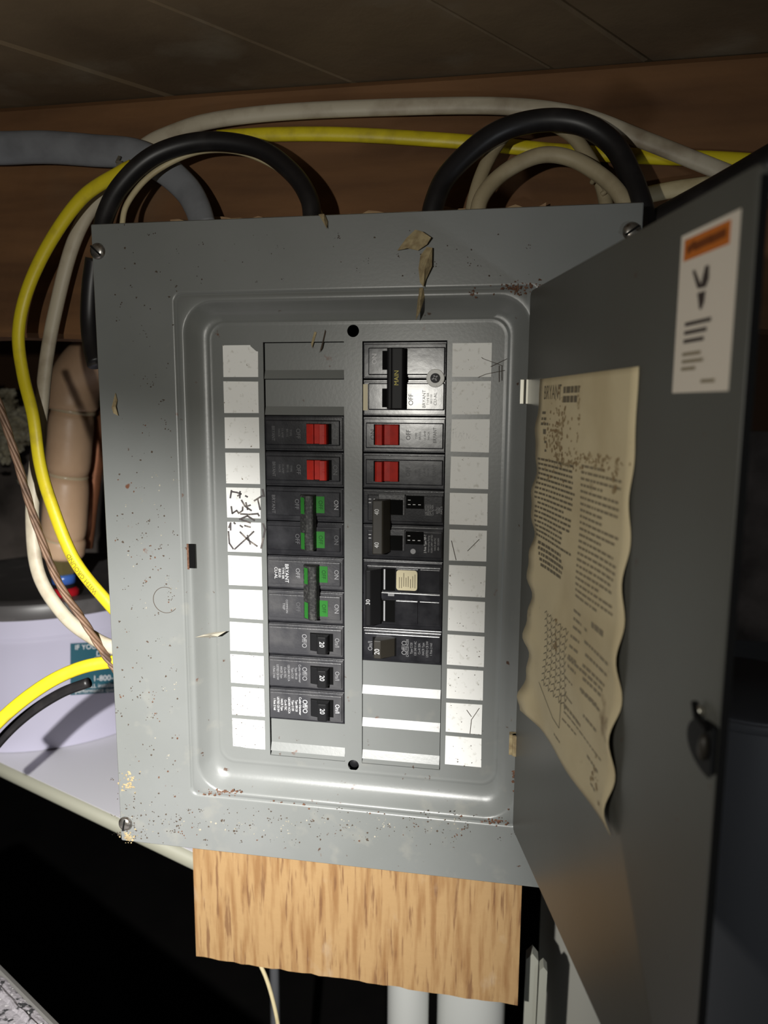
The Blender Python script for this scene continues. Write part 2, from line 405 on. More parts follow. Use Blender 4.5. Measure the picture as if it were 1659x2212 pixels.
# cover screws
def screw(x, z, ang, r=.0056):
    q = MB(); q.lathe([(r * .98, .0002), (r, -.0010), (r * .85, -.0024), (r * .5, -.0032), (.0003, -.0034)], (x, 0, z), 24, axis=1)
    s = q.build('screw', 'steel_screw', panel, smooth=True)
    d = Vector((math.cos(ang), 0, math.sin(ang))); n = Vector((-d.z, 0, d.x))
    q = MB(); A = [Vector((x, -.0033, z)) + d * (sa * r * .86) + n * (sb * .0006) for sa, sb in ((-1, -1), (1, -1), (1, 1), (-1, 1))]
    B = [a + Vector((0, -.0004, 0)) for a in A]
    q.add(A + B, [(0,3,2,1),(4,5,6,7),(0,1,5,4),(1,2,6,5),(2,3,7,6),(3,0,4,7)]); q.build('slot', 'dark_inside', s)
screw(-.1806, .2151, 2.4); screw(-.1806, -.2175, 1.35); screw(.1790, .2163, .6)
q = MB(); q.lathe([(.0036, .0), (.0036, -.0012), (.0030, -.0018), (.0002, -.002)], (0, .0165, -.1582), 20, axis=1); q.build('deadfront_screw', 'handle_black', panel, smooth=True)

# circuit number stickers, 12 a side
XA, XB = .0948, .0688
for side in (-1, 1):
    for k in range(12):
        z1 = (6 - k) * PITCH - .0017; z0 = z1 - .0222
        x0, x1 = (-XA, -XB) if side < 0 else (XB, XA)
        j = lambda: random.uniform(-.00025, .00025)
        if side < 0 and k == 0: out = [(x0, z0), (x1, z0), (x1 + .0002, z1 - .0045), (x1 - .0012, z1 - .0042), (x1 - .0052, z1 - .0008), (x1 - .0055, z1), (x0, z1)]
        elif side < 0 and k == 11: out = [(x0 + .0002, z0 - .0002), (x0 + .006, z0 - .0002), (x0 + .011, z0 - .0008), (x1, z0 - .0008), (x1, z1), (x0, z1)]
        else: out = [(x0 + j(), z0 + j()), (x1 + j(), z0 + j()), (x1 + j(), z1 + j()), (x0 + j(), z1 + j())]
        n = len(out); q = MB()
        q.add([(a, D0 - .00035, b_) for a, b_ in out] + [(a, D0 + .0002, b_) for a, b_ in out],
              [list(range(n)), list(reversed(range(n, 2 * n)))] + [(i, (i + 1) % n, (i + 1) % n + n, i + n) for i in range(n)])
        st = q.build('circuit_sticker', 'sticker_white', panel)
        fn = lambda a, b_: at(a, b_, D0 - .0005)
        if side < 0 and k in (4, 5):
            o5 = lambda L: [(450 + a * .211, 1030 + b_ * .211) for a, b_ in L]
            if k == 4: LL = [[(237,140),(225,215)],[(232,150),(290,160),(335,175),(300,195)],[(325,150),(322,215)],[(380,195),(400,205)],[(470,245),(550,195)],[(505,225),(530,335)],[(235,305),(245,375),(290,345),(312,372),(350,345),(352,308)],[(340,240),(375,300),(440,345)],[(385,265),(402,335)],[(402,300),(430,290)],[(330,380),(420,385),(500,378)],[(505,375),(520,400)]]
            else: LL = [[(270,740),(400,622),(465,560)],[(325,565),(405,645),(500,710)],[(228,470),(228,545)],[(262,470),(275,480)],[(325,498),(350,515)],[(372,500),(430,515)],[(206,560),(215,680),(255,738)],[(400,600),(430,690)],[(225,480),(210,520)]]
            strokes([o5(L) for L in LL], fn, 3.6).build('handwriting', 'marker_ink', st, fix=False)
            if k == 5:
                strokes([o5(L) for L in [[(320,435),(400,400),(470,445)],[(340,440),(430,470)],[(560,480),(580,540),(560,640),(540,730)],[(555,130),(570,200)]]], fn, 4.0).build('handwriting', 'marker_ink', st, fix=False)
        if side > 0 and k == 2:
            o7 = lambda L: [(750 + a * .211, 680 + b_ * .211) for a, b_ in L]
            LL = [[(1080,1262),(1085,1172),(1135,1148)],[(1085,1208),(1122,1196)],[(1110,1205),(1112,1252),(1140,1252),(1152,1200)],[(1168,1272),(1160,1208),(1198,1212),(1172,1240),(1202,1285)],[(1215,1272),(1225,1218),(1246,1265),(1262,1220)],[(1268,1262),(1300,1232)],[(1285,1272),(1325,1248)],[(1375,1290),(1365,1330)]]
            strokes([o7(L) for L in LL], fn, 1.5).build('handwriting', 'scratch_white', st, fix=False)
# unused spaces: knockout blanks, each a flat and a sloping rib below it
def blank(side, k, nar=False):
    x0, x1 = sorted((side * (XI + .0002), side * (XO - .0006)))
    z1 = (6 - k) * PITCH - .0003; z0 = z1 - PITCH + .0003; zr = z0 + .0064
    ya, yb = D0 + .0022, D0 - .0001
    if nar: z0 = -.1558; zr = z1 - .0008
    q = MB(); pts = [(ya, z1), (ya, zr), (yb, z0 + .0004), (yb + .0016, z0), (ya + .0016, zr), (ya + .0016, z1)]
    q.loft([[(x0, y, z) for y, z in pts], [(x1, y, z) for y, z in pts]])
    return q.build('knockout_blank', 'grey_paint', panel)
for k in (0, 1, 11): blank(-1, k)
for k in (9, 10, 11): blank(1, k)
blank(-1, 12, True); blank(1, 12, True)

# flakes of loose paint and debris, curled off the metal
def flake(px, Y, lift, name='paint_flake', m_='flake'):
    n = len(px); cx = sum(p[0] for p in px) / n; cy = sum(p[1] for p in px) / n
    out = [at(a, b_, Y - lift * (.3 + .7 * random.random())) for a, b_ in px]; mid = at(cx, cy, Y - lift * 1.3)
    q = MB(); q.add(out + [mid] + [v + Vector((0, .0005, 0)) for v in out] + [mid + Vector((0, .0005, 0))],
        [(i, (i + 1) % n, n) for i in range(n)] + [((i + 1) % n + n + 1, i + n + 1, 2 * n + 1) for i in range(n)] + [(i, i + n + 1, (i + 1) % n + n + 1, (i + 1) % n) for i in range(n)])
    return q.build(name, m_, panel)
flake([(858,541),(878,514),(897,496),(912,500),(931,513),(922,528),(903,541),(880,536)], 0, .006)
flake([(907,610),(904,580),(908,552),(922,533),(934,535),(933,575),(920,604),(915,620)], 0, .007)
flake([(906,617),(914,622),(918,640),(908,672),(898,692),(902,650)], .003, .006)
flake([(249,849),(253,865),(250,880),(255,898),(245,893),(241,880)], 0, .003)
flake([(421,1377),(440,1371),(462,1366),(488,1364),(470,1375),(452,1377)], .006, .006, m_='pale_speck')
flake([(688,463),(700,462),(708,478),(706,494),(698,480)], 0, .004)
flake([(672,742),(679,716),(684,718),(674,752)], D0, .001)
flake([(690,762),(697,735),(702,712),(704,716),(696,752)], D0, .001, m_='dirt_speck')
def rustpatch(cx, cy, w, h, n, Y=0.0, m_='rust'):
    q = MB()
    for i in range(n):
        a = cx + random.gauss(0, w); b_ = cy + random.gauss(0, h); r = random.uniform(1.2, 3.6)
        k = random.randint(4, 6); ph = random.random() * 6
        out = [at(a + r * random.uniform(.4, 1.5) * math.cos(ph + 6.283 * j / k), b_ + r * random.uniform(.4, 1.4) * math.sin(ph + 6.283 * j / k), Y - .0002) for j in range(k)]
        top = at(a, b_, Y - random.uniform(.0003, .0007))
        q.add(out + [top], [(j, (j + 1) % k, k) for j in range(k)])
    o = q.build('rust_patch', m_, panel); o['kind'] = 'stuff'; return o
rustpatch(1115, 622, 17, 6, 70, .0002); rustpatch(1165, 618, 9, 6, 18); rustpatch(1020, 632, 5, 5, 14, .0006)
rustpatch(1070, 1775, 14, 5, 26); rustpatch(480, 1712, 20, 4, 40, .0008); rustpatch(560, 1735, 60, 2, 40, .0008); rustpatch(1112, 1685, 4, 9, 22, .0003)
rustpatch(276, 1690, 9, 12, 40, 0, 'flake'); rustpatch(275, 1808, 7, 7, 40, 0, 'flake')
rustpatch(1118, 1610, 2, 20, 26, 0, 'pale_speck')
def specks(n, m_, box, Y=0.0, bias=1.6, rmax=3.0, name='debris_specks'):
    q = MB(); x0, y0, x1, y1 = box; c = 0
    while c < n:
        a = random.uniform(x0, x1); b_ = y1 - (y1 - y0) * random.random() ** bias
        if 385 < a < 1120 and 620 < b_ < 1745: continue
        cl = random.choice((1, 1, 1, 3, 5))
        for _ in range(cl):
            aa = a + random.gauss(0, 4) * (cl > 1); bb = b_ + random.gauss(0, 4) * (cl > 1)
            r = random.uniform(.7, rmax) * (.7 if cl > 1 else 1); k = random.randint(3, 5); ph = random.random() * 6
            out = [at(aa + r * random.uniform(.5, 1.4) * math.cos(ph + 6.283 * j / k), bb + r * random.uniform(.5, 1.3) * math.sin(ph + 6.283 * j / k), Y - .0001) for j in range(k)]
            top = at(aa, bb, Y - random.uniform(.0002, .0006)); q.add(out + [top], [(j, (j + 1) % k, k) for j in range(k)])
        c += 1
    o = q.build(name, m_, panel); o['kind'] = 'stuff'
specks(150, 'dirt_speck', (240, 560, 395, 1800), 0, 1.5); specks(130, 'dirt_speck', (275, 1745, 1120, 1825), 0, 1.0)
specks(50, 'dirt_speck', (230, 490, 1150, 610), 0, 1.0, 2.6); specks(36, 'pale_speck', (245, 1000, 395, 1810), 0, 1.0, 2.2)
specks(60, 'pale_speck', (275, 1770, 1000, 1828), 0, .5, 2.4); specks(60, 'rust', (245, 900, 1100, 1815), 0, 1.0, 3.2)
# dirt on the lower stickers and inner plate
q = MB()
for i in range(90):
    if random.random() < .6: a, b_ = random.uniform(500, 572), random.choice((random.uniform(1412, 1612), random.uniform(1500, 1612)))
    else: a, b_ = random.uniform(968, 1046), random.uniform(1230, 1655)
    r = random.uniform(.6, 1.9); ph = random.random() * 6
    q.add([at(a + r * math.cos(ph + 2.1 * j) * random.uniform(.5, 1.8), b_ + r * math.sin(ph + 2.1 * j), D0 - .0006) for j in range(3)], [(0, 1, 2)])
o = q.build('sticker_dirt', 'dirt_speck', panel); o['kind'] = 'stuff'
strokes([[(1044,775),(1085,790)],[(1044,775),(1040,772)],[(1060,792),(1095,775)],[(1033,815),(1050,808),(1090,800)],[(1078,790),(1078,825)],[(1084,790),(1084,822)],[(975,1168),(985,1210)],[(1010,1190),(1035,1165)],[(1008,1534),(1018,1548)],[(1035,1530),(1018,1555),(1015,1585)]], lambda a, b_: at(a, b_, D0 - .0012), 1.0).build('hair_strand', 'dirt_speck', panel, fix=False)['kind'] = 'stuff'

# ---------------------------------------------------------------- the open door
HX, HY, DA, DW, DZ0, DZ1 = .1182, -.004, 1.3169, .2475, -.1872, .1815
DU = Vector((math.cos(DA), -math.sin(DA), 0)); DN = Vector((-math.sin(DA), -math.cos(DA), 0)); DH = Vector((HX, HY, 0))
def dpt(u, z, h=0.0): return DH + DU * u + DN * h + Vector((0, 0, z))
q = MB()
def dbox(q, u0, u1, z0, z1, h0, h1):
    q.add([dpt(u, z, h) for u, z, h in ((u0,z0,h0),(u1,z0,h0),(u1,z1,h0),(u0,z1,h0),(u0,z0,h1),(u1,z0,h1),(u1,z1,h1),(u0,z1,h1))],
          [(0,3,2,1),(4,5,6,7),(0,1,5,4),(1,2,6,5),(2,3,7,6),(3,0,4,7)]); return q
def drr(u0, u1, z0, z1, r, h, n=4):
    pts = []
    for cu, cz, a0 in ((u1 - r, z1 - r, 0), (u0 + r, z1 - r, 90), (u0 + r, z0 + r, 180), (u1 - r, z0 + r, 270)):
        for i in range(n + 1):
            a = math.radians(a0 + 90 * i / n); pts.append(dpt(cu + r * math.cos(a), cz + r * math.sin(a), h))
    return pts
rg = [drr(0, DW, DZ0, DZ1, .004, -.0028), drr(0, DW, DZ0, DZ1, .004, -.0012), drr(.0006, DW - .0006, DZ0 + .0006, DZ1 - .0006, .004, -.0003), drr(.0015, DW - .0015, DZ0 + .0015, DZ1 - .0015, .004, 0)]
q.loft(rg, False, True)
rg2 = [drr(0, DW, DZ0, DZ1, .004, -.0028), drr(.001, DW - .001, DZ0 + .001, DZ1 - .001, .003, -.0028), drr(.001, DW - .001, DZ0 + .001, DZ1 - .001, .003, -.0015)]
q.loft(rg2, False, True)
door = q.build('door', 'grey_paint_dimmed', panel)
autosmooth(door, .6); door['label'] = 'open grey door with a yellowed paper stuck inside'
dbox(MB(), DW - .0002, DW + .0006, DZ0 + .004, DZ1 - .004, -.0030, -.0004).build('edge_strip', 'dark_inside', door)
# hinge knuckles
for z0, z1 in ((.1105, .1258), (-.131, -.1164)):
    q = MB(); q.tube([Vector((HX + .0005, HY - .0008, z0 + (z1 - z0) * i / 4)) for i in range(5)], .0026, .0026, 10)
    q.box((HX - .004, HY - .0012, z0), (HX + .0005, HY + .004, z1)); q.build('hinge', 'zinc' if z0 > 0 else 'flake', door)
# black latch near the free edge
q = MB(); pr = []
for i in range(25):
    a = math.radians(90 + 180 * i / 24); pr.append((.2470 + .0150 * math.cos(a), -.0065 + .0088 * math.sin(a)))
q.add([dpt(u, z, .0022) for u, z in pr] + [dpt(u, z, -.003) for u, z in pr], [list(range(25)), list(reversed(range(25, 50)))] + [(i, (i + 1) % 25, (i + 1) % 25 + 25, i + 25) for i in range(25)])
lt = q.build('latch', 'latch_black', door, bevel=.0008)
q = MB(); q.tube([dpt(.2435, -.011 + .009 * i / 6, .0026) for i in range(7)], [.0008, .0016, .002, .0021, .002, .0016, .0008], None, 8); q.build('latch_finger', 'handle_brown', door, smooth=True)
q = MB(); q.tube([dpt(.2345, .0055, .002), dpt(.240, .0030, .004), dpt(.2455, .0005, .003)], .0012, .0012, 6); q.build('latch_spring', 'latch_black', door)
q = MB(); q.lathe([(.0001, .0), (.0016, .001), (.0019, .0025), (.0012, .004), (.0001, .0046)], dpt(.2375, .0012, .0015), 10); q.build('latch_rivet', 'zinc', door, smooth=True)
# yellowed circuit paper, edges lifted in waves
U0, U1, PZ1, PZ0 = .0315, .1705, .1250, -.0850
q = MB(); NR, NC = 70, 16; grid = []
for i in range(NR + 1):
    t = i / NR; z = PZ1 + (PZ0 - PZ1) * t
    wl = .0036 * t ** .6 * (1 + .55 * math.sin(z * 150) + .35 * math.sin(z * 330 + 1)); wr = .0034 * max(0, t - .12) * (1 + .8 * math.sin(z * 175 + 2) + .3 * math.sin(z * 90))
    row = []
    for j in range(NC + 1):
        s = j / NC
        h = .0005 + wl * max(0, 1 - s / .22) ** 2 + max(0, wr) * max(0, (s - .72) / .28) ** 2 + .0010 * t * (1 + math.sin(z * 120 + s * 9)) * s * (1 - s) * 4
        h += .0035 * max(0, (t - .93) / .07) * max(0, 1 - s / .2)
        u = U0 + (U1 - U0) * s + (-.0012 * math.sin(z * 150 + .5) * (s < .02) - .0011 * math.sin(z * 175 + 2) * (s > .98)) * min(1, t * 4) + (.006 * (1 - s) * (t < .5) * 0)
        row.append(len(q.v)); q.v.append(dpt(u, z, h))
    grid.append(row)
for i in range(NR):
    for j in range(NC): q.f.append([grid[i][j], grid[i][j + 1], grid[i + 1][j + 1], grid[i + 1][j]])
paper = q.build('circuit_paper', 'aged_paper', door, smooth=True, fix=False); paper['label'] = 'yellowed printed paper with wavy edges'
sm = paper.modifiers.new('t', 'SOLIDIFY'); sm.thickness = .0002
def paper_h(u, z):
    s = (u - U0) / (U1 - U0); t = (PZ1 - z) / (PZ1 - PZ0)
    s = min(max(s, 0), 1); t = min(max(t, 0), 1)
    fi, fj = t * NR, s * NC; i, j = min(int(fi), NR - 1), min(int(fj), NC - 1)
    hs = lambda a, b_: (q_paper[grid[a][b_]] - DH).dot(DN)
    return (hs(i, j) * (1 - fj + j) + hs(i, j + 1) * (fj - j)) * (1 - fi + i) + (hs(i + 1, j) * (1 - fj + j) + hs(i + 1, j + 1) * (fj - j)) * (fi - i)
q_paper = list(q.v)
def pfn(u, z): return dpt(u, z, paper_h(u, z) + .00035)
def bars(lines, m_, name='printed_lines'):
    """lines: (u0, u1, z, height): printed lines too small to read, as word-length blocks"""
    b = MB()
    for u0, u1, z, hgt in lines:
        u = u0
        while u < u1 - .0008:
            w = min(random.uniform(.002, .0065), u1 - u)
            k = max(1, int(w / .003))
            for i in range(k):
                a, c2 = u + w * i / k, u + w * (i + 1) / k
                b.add([pfn(a, z - hgt / 2), pfn(c2, z - hgt / 2), pfn(c2, z + hgt / 2), pfn(a, z + hgt / 2)], [(0, 1, 2, 3)])
            u += w + random.uniform(.0006, .0014)
    return tag(b.build(name, m_, door, fix=False), kind='stuff')
put_text('BRYANT', .0115, lambda a, b_: pfn(.057 + a, .1163 + b_), 'paper_ink', door, sx=.72)
L = [(.076, .101, .1175, .0035), (.076, .098, .1125, .0035)]
L += [(.040, .048, .105, .0016), (.040, .048, .1015, .0016), (.040, .052, .0985, .0016), (.044, .049, .094, .003), (.046, .05, .088, .0015), (.047, .05, .083, .0015)]
z = .0775
for i in range(17): L.append((.036 if i != 9 else .040, random.choice((.098, .101, .097, .085)), z, .0013)); z -= .0029
for i in range(5): L.append((.041 + .002 * i, .088 - .002 * abs(i - 2), z - .001, .0018)); z -= .0031
bars(L, 'paper_ink')
L = []; z = .079
for i in range(22): L.append((.110, random.choice((.158, .160, .156, .140)), z, .0013)); z -= .0032
for i in range(3): L.append((.107, .119, .003 - .0045 * i, .0015))
L += [(.134, .150, .0035, .003), (.124, .129, -.002, .0015)]
for i in range(5): L.append((.124 + .002 * (i % 2), .158 - .003 * i, -.0085 - .0062 * i, .0016))
for i in range(4): L.append((.105, .117, -.0115 - .0055 * i, .0015))
L += [(.104, .150, -.024, .0016), (.100, .113, -.036, .001), (.126, .150, -.034, .0015), (.098, .112, -.047, .001), (.130, .150, -.045, .0015), (.098, .125, -.053, .0018), (.099, .155, -.0565, .001), (.098, .120, -.061, .001), (.135, .152, -.064, .0015), (.088, .099, -.0745, .0012), (.142, .150, -.075, .0012)]
bars(L, 'paper_ink_faded')
# small wiring diagram scribbles on the lower part
L = []
for i in range(11):
    for j in range(5):
        u = .060 + j * .0085; z = -.012 - i * .0042
        L.append([(u, z), (u + .004, z + .0022), (u + .0055, z - .001), (u + .0075, z + .0015)])
L += [[(.055, -.057), (.085, -.0665), (.096, -.0675)], [(.093, -.049), (.096, -.067)]]
strokes(L, pfn, .0006).build('wiring_diagram', 'paper_ink', door, fix=False)
def blot(c, su, sz, n, r):
    b = MB()
    for i in range(n):
        u, z = random.gauss(c[0], su), random.gauss(c[1], sz)
        if not (U0 + .002 < u < U1 - .002 and PZ0 + .002 < z < PZ1 - .002): continue
        k = 6; ph = random.random(); rr = r * random.uniform(.4, 1.2)
        b.add([pfn(u + rr * random.uniform(.5, 1.3) * math.cos(ph + 6.283 * j / k), z + rr * random.uniform(.5, 1.2) * math.sin(ph + 6.283 * j / k)) + DN * .0001 for j in range(k)], [list(range(k))])
    return tag(b.build('paper_stain', 'paper_stain', door, fix=False), kind='stuff')
blot((.070, .094), .010, .010, 150, .0013); blot((.088, .078), .012, .0015, 60, .0010); blot((.125, .083), .022, .0018, 90, .0010); blot((.101, .099), .001, .012, 20, .001); blot((.080, -.022), .003, .004, 12, .0018); blot((.149, -.068), .004, .006, 12, .0014); blot((.152, .078), .002, .004, 10, .0016)
# warning label near the free top corner
q = dbox(MB(), .2005, .2385, .1135, .1700, 0, .0003); wl_ = q.build('warning_label', 'warning_white', door); wl_['label'] = 'white warning label with an orange band'
dbox(MB(), .2032, .2335, .1605, .1680, .0002, .0004).build('orange_band', 'warning_orange', door)
wf = lambda a, b_: dpt(a, b_, .0005)
strokes([[(.2065, .1640), (.2105, .1650)], [(.2115, .1642), (.2215, .1645)], [(.2225, .1643), (.2305, .1646)]], wf, .0028).build('band_print', 'warning_brown', door, fix=False)
q = MB(); q.add([wf(*a) for a in ((.2105,.1560),(.2120,.1563),(.2170,.1505),(.2192,.1562),(.2218,.1560),(.2222,.1515),(.2205,.1490),(.2150,.1492),(.2140,.1505))], [list(range(9))]); q.add([wf(*a) for a in ((.2150,.1478),(.2205,.1478),(.2200,.1440),(.2185,.1418),(.2170,.1420))], [list(range(5))])
q.build('pictogram', 'warning_dark', door, fix=False)
strokes([[(.2078, .1378), (.2250, .1378)], [(.2076, .1348), (.2225, .1348)], [(.2075, .1318), (.2210, .1318)]], wf, .0014).build('label_print', 'warning_dark', door, fix=False)
strokes([[(.2072, .1272), (.2195, .1272)], [(.2072, .1246), (.2215, .1246)], [(.2070, .1220), (.2165, .1220)], [(.2215, .1172), (.2300, .1172)]], wf, .0012).build('label_print', 'paper_ink_faded', door, fix=False)

# ================================================================ CIRCUIT BREAKERS
class Breaker:
    """canonical frame: u from the centre bus outwards, v upwards on the right bank, h out of the panel; the left bank is turned half round. mm."""
    def __init__(s, side, row, poles, label, group):
        s.side = side; s.poles = poles; s.hv = 12.7 * poles
        s.zc = (6 - row - poles / 2) * PITCH
        s.root = thing('circuit_breaker', label, 'circuit breaker', (side * .035, D0 + .02, s.zc - s.hv / 1000), group)
    def w(s, u, v, h):
        return Vector((s.side * (XI + u / 1000), D0 - h / 1000, s.zc + s.side * v / 1000))
    def box(s, name, u0, u1, v0, v1, h0, h1, m_, bevel=.0004, parent=None, taper=0):
        q = MB(); t = taper
        q.add([s.w(*a) for a in ((u0,v0,h0),(u1,v0,h0),(u1,v1,h0),(u0,v1,h0),(u0+t,v0+t,h1),(u1-t,v0+t,h1),(u1-t,v1-t,h1),(u0+t,v1-t,h1))],
              [(0,3,2,1),(4,5,6,7),(0,1,5,4),(1,2,6,5),(2,3,7,6),(3,0,4,7)])
        return q.build(name, m_, parent or s.root, bevel=bevel)
    def prism(s, name, prof, v0, v1, m_, bevel=.0004, parent=None):
        q = MB(); q.loft([[s.w(u, v0, h) for u, h in prof], [s.w(u, v1, h) for u, h in prof]])
        return q.build(name, m_, parent or s.root, bevel=bevel)
    def text(s, t, size, u, v, h, m_, parent=None, sx=1.0):
        return put_text(t, size / 1000, lambda a, b_: s.w(u - b_ * 1000, v + a * 1000, h + .06), m_, parent or s.root, sx=sx)
    def quad(s, name, u0, u1, v0, v1, h, m_, parent=None):
        q = MB(); q.add([s.w(u0, v0, h), s.w(u1, v0, h), s.w(u1, v1, h), s.w(u0, v1, h), s.w(u0, v0, h - .15), s.w(u1, v0, h - .15), s.w(u1, v1, h - .15), s.w(u0, v1, h - .15)],
                        [(0,3,2,1),(4,5,6,7),(0,1,5,4),(1,2,6,5),(2,3,7,6),(3,0,4,7)]); return q.build(name, m_, parent or s.root)
    def body(s, m_='breaker_black'):
        for p in range(s.poles):
            vc = (p - (s.poles - 1) / 2) * 25.4
            s.box('case', .4, 58.2, vc - 12.45, vc + 12.45, -42, -1.2, m_, .0005)
    def face(s, vc, m_, u0=2.6, u1=57.2, v0=-9.6, v1=8.4, h=2.0):
        s.box('shoulder', 1.2, 57.9, vc - 11.6, vc + 10.9, -2, .2, m_, .0004)
        return s.box('face', u0, u1, vc + v0, vc + v1, -1, h, m_, .0006, taper=.25)

def red_breaker(side, row, label, m_, pr, lines=True):
    b = Breaker(side, row, 1, label, 'red handled breakers'); b.body(m_); b.face(0, m_)
    b.quad('handle_well', 8.6, 26.8, -7.2, 7.2, 2.15, 'recess_black')
    hd = b.prism('handle', [(10.8, 2), (10.7, 8.6), (12, 9.4), (15.4, 9.8), (15.8, 9.4), (16.2, 3.6), (20.6, 3.4), (20.9, 5.6), (26.2, 4.4), (26.4, 2)], -6.9, 6.9, 'red_plastic', .0003)
    b.text('15' if side < 0 else '', 4.0, 13.6, 0, 9.5, 'ring_red', hd) if side < 0 else None
    b.text('ON', 4.6, 8.0 if side > 0 else 6.2, 0, 2.0, pr); b.text('OFF', 4.4, 33.0, 0, 2.0, pr, sx=.95)
    for i, (u, t) in enumerate(((38.5, 'TYPE'), (41.0, 'BR115'), (44.5, '15 AMP'), (47.0, 'HACR'))): b.text(t, 2.1, u, -.5, 2.0, 'print_dim' if pr != 'print_dark' else pr)
    b.text('BRYANT', 3.3, 51.3, 0, 2.0, pr if side > 0 else 'print_dim', sx=.85)
    return b
red_breaker(-1, 2, 'single breaker with red handle, upper of the two in the dull column', 'breaker_black', 'print_dim')
red_breaker(-1, 3, 'single breaker with red handle, directly above the first green marked double breaker', 'breaker_black', 'print_dim')
red_breaker(1, 2, 'shiny single breaker with red handle just below the main breaker', 'breaker_glossy', 'print_dark')
red_breaker(1, 3, 'shiny single breaker with red handle just above the double forty breaker', 'breaker_glossy', 'print_dark')

def green_breaker(row, label, uo, bright):
    b = Breaker(-1, row, 2, label, 'double breakers with green marks'); m_ = 'breaker_grey' if bright else 'breaker_black'; b.body('breaker_black')
    for vc in (-12.7, 12.7):
        b.face(vc, m_)
        b.quad('green_label', uo - 5.6, uo + .6, vc - 6.4, vc + 5.6, 2.3, 'green_label')
        b.text('OFF', 4.2, uo - 2.6, vc - .4, 2.4, 'green_ink', sx=.9)
        b.text('ON', 4.6, 5.6, vc - .5, 2.0, 'print_grey' if (bright or vc < 0) else 'print_dim')
        b.text('OFF', 4.4, 34.5, vc - .4, 2.0, 'print_grey' if bright and vc < 0 else 'print_dim')
    bar = b.prism('handle_tie', [(uo + .4, 2), (uo + .6, 10.4), (uo + 1.6, 11.4), (uo + 5.4, 11.4), (uo + 6.0, 10.8), (uo + 11.4, 6.2), (uo + 11.8, 2)], -20.4, 19.2, 'handle_dusty', .0004)
    for vc in (-12.7, 12.7):
        v0, v1 = vc - 6.2, vc + 5.6; q = MB()
        p = [(uo + 6.9, 10.2), (uo + 10.4, 7.15)]
        A = [b.w(p[0][0], v0, p[0][1]), b.w(p[1][0], v0, p[1][1]), b.w(p[1][0], v1, p[1][1]), b.w(p[0][0], v1, p[0][1])]
        o = Vector((-.3, -.4, 0)).normalized() * .00018
        q.add([a + o for a in A], [(0, 1, 2, 3)]); q.build('green_window', 'green_label', bar, fix=False)
    if bright:
        for u, t, sz in ((42.8, 'BRYANT', 3.9), (45.6, 'TYPE BR', 2.5), (48.2, 'BR230', 2.6), (51.0, 'CU-AL', 3.2)): b.text(t, sz, u, -12.7, 2.0, 'print_white', sx=.95)
        b.text('COMMON', 2.2, 43.0, 12.2, 2.0, 'print_grey'); b.text('TRIP', 2.6, 45.4, 12.2, 2.0, 'print_grey')
    else: b.text('BRYANT', 3.6, 52.0, -12.7, 2.0, 'print_dim')
    return b
green_breaker(4, 'dusty double breaker with green marks, beside the two scribbled stickers', 19.6, False)
green_breaker(6, 'double breaker with green marks and clear white lettering', 17.6, True)

def twenty(side, row, label, m_, lines, pr):
    b = Breaker(side, row, 1, label, 'twenty amp breakers'); b.body('breaker_black'); b.face(0, m_, 1.8, 57.5, -10.2, 9.6, 1.8)
    q = b.quad('handle_well', 8.2, 25.6, -7.0, 6.6, 1.95, 'recess_black')
    if side < 0: hd = b.prism('handle', [(10.8, 1), (11.2, 9.6), (12, 10.4), (17.6, 10.4), (18.6, 9.4), (19.8, 4.5), (25, 3.2), (25.2, 1)], -6.6, 6.4, 'handle_black', .0005)
    else: hd = b.prism('handle', [(10.2, 1), (10.4, 9.8), (11, 10.6), (15.6, 10.6), (16.2, 10), (24.6, 3), (25, 1)], -6.6, 6.6, 'handle_brown', .0005)
    b.text('20', 5.2, 14.6 if side < 0 else 13.2, -1.4, 10.7, 'print_white', hd, sx=.85)
    b.text('On/I', 4.6, 5.4 if side < 0 else 6.6, -.3, 1.8, pr, sx=.85); b.text('Off/O', 5.2, 30.2 if side < 0 else 31.5, -.3, 1.8, pr, sx=.85)
    for i, t in enumerate(lines): b.text(t, 2.35 if i else 2.7, 33.8 + i * 2.85, -.3, 1.8, pr, sx=.8)
    return b
TL = ['Cutler-Hammer', 'Type BR120', 'Type C120', '120/240V ACCA', 'Cu-Al 75C', 'HACR Type', 'LISTED CB SW', '1 Pole 2 Hdl', 'CTL-CTRL']
twenty(-1, 8, 'worn twenty breaker with blank dusty face below the green marked ones', 'breaker_grey', [], 'print_grey')
twenty(-1, 9, 'twenty breaker with printed face, middle of three in its column', 'breaker_grey', TL[:8], 'print_grey')
twenty(-1, 10, 'twenty breaker with printed face, lowest breaker in its column', 'breaker_grey', TL[:8], 'print_white')
b = twenty(1, 8, 'twenty breaker with brown handle below the thirty breaker', 'breaker_black', ['CHALLENGER', 'Type C120', '120 240 V AC', 'Cu-Al 20A', 'HACR Type', 'LISTED CB SW', '1 Pole 2 Hdl'], 'print_grey')

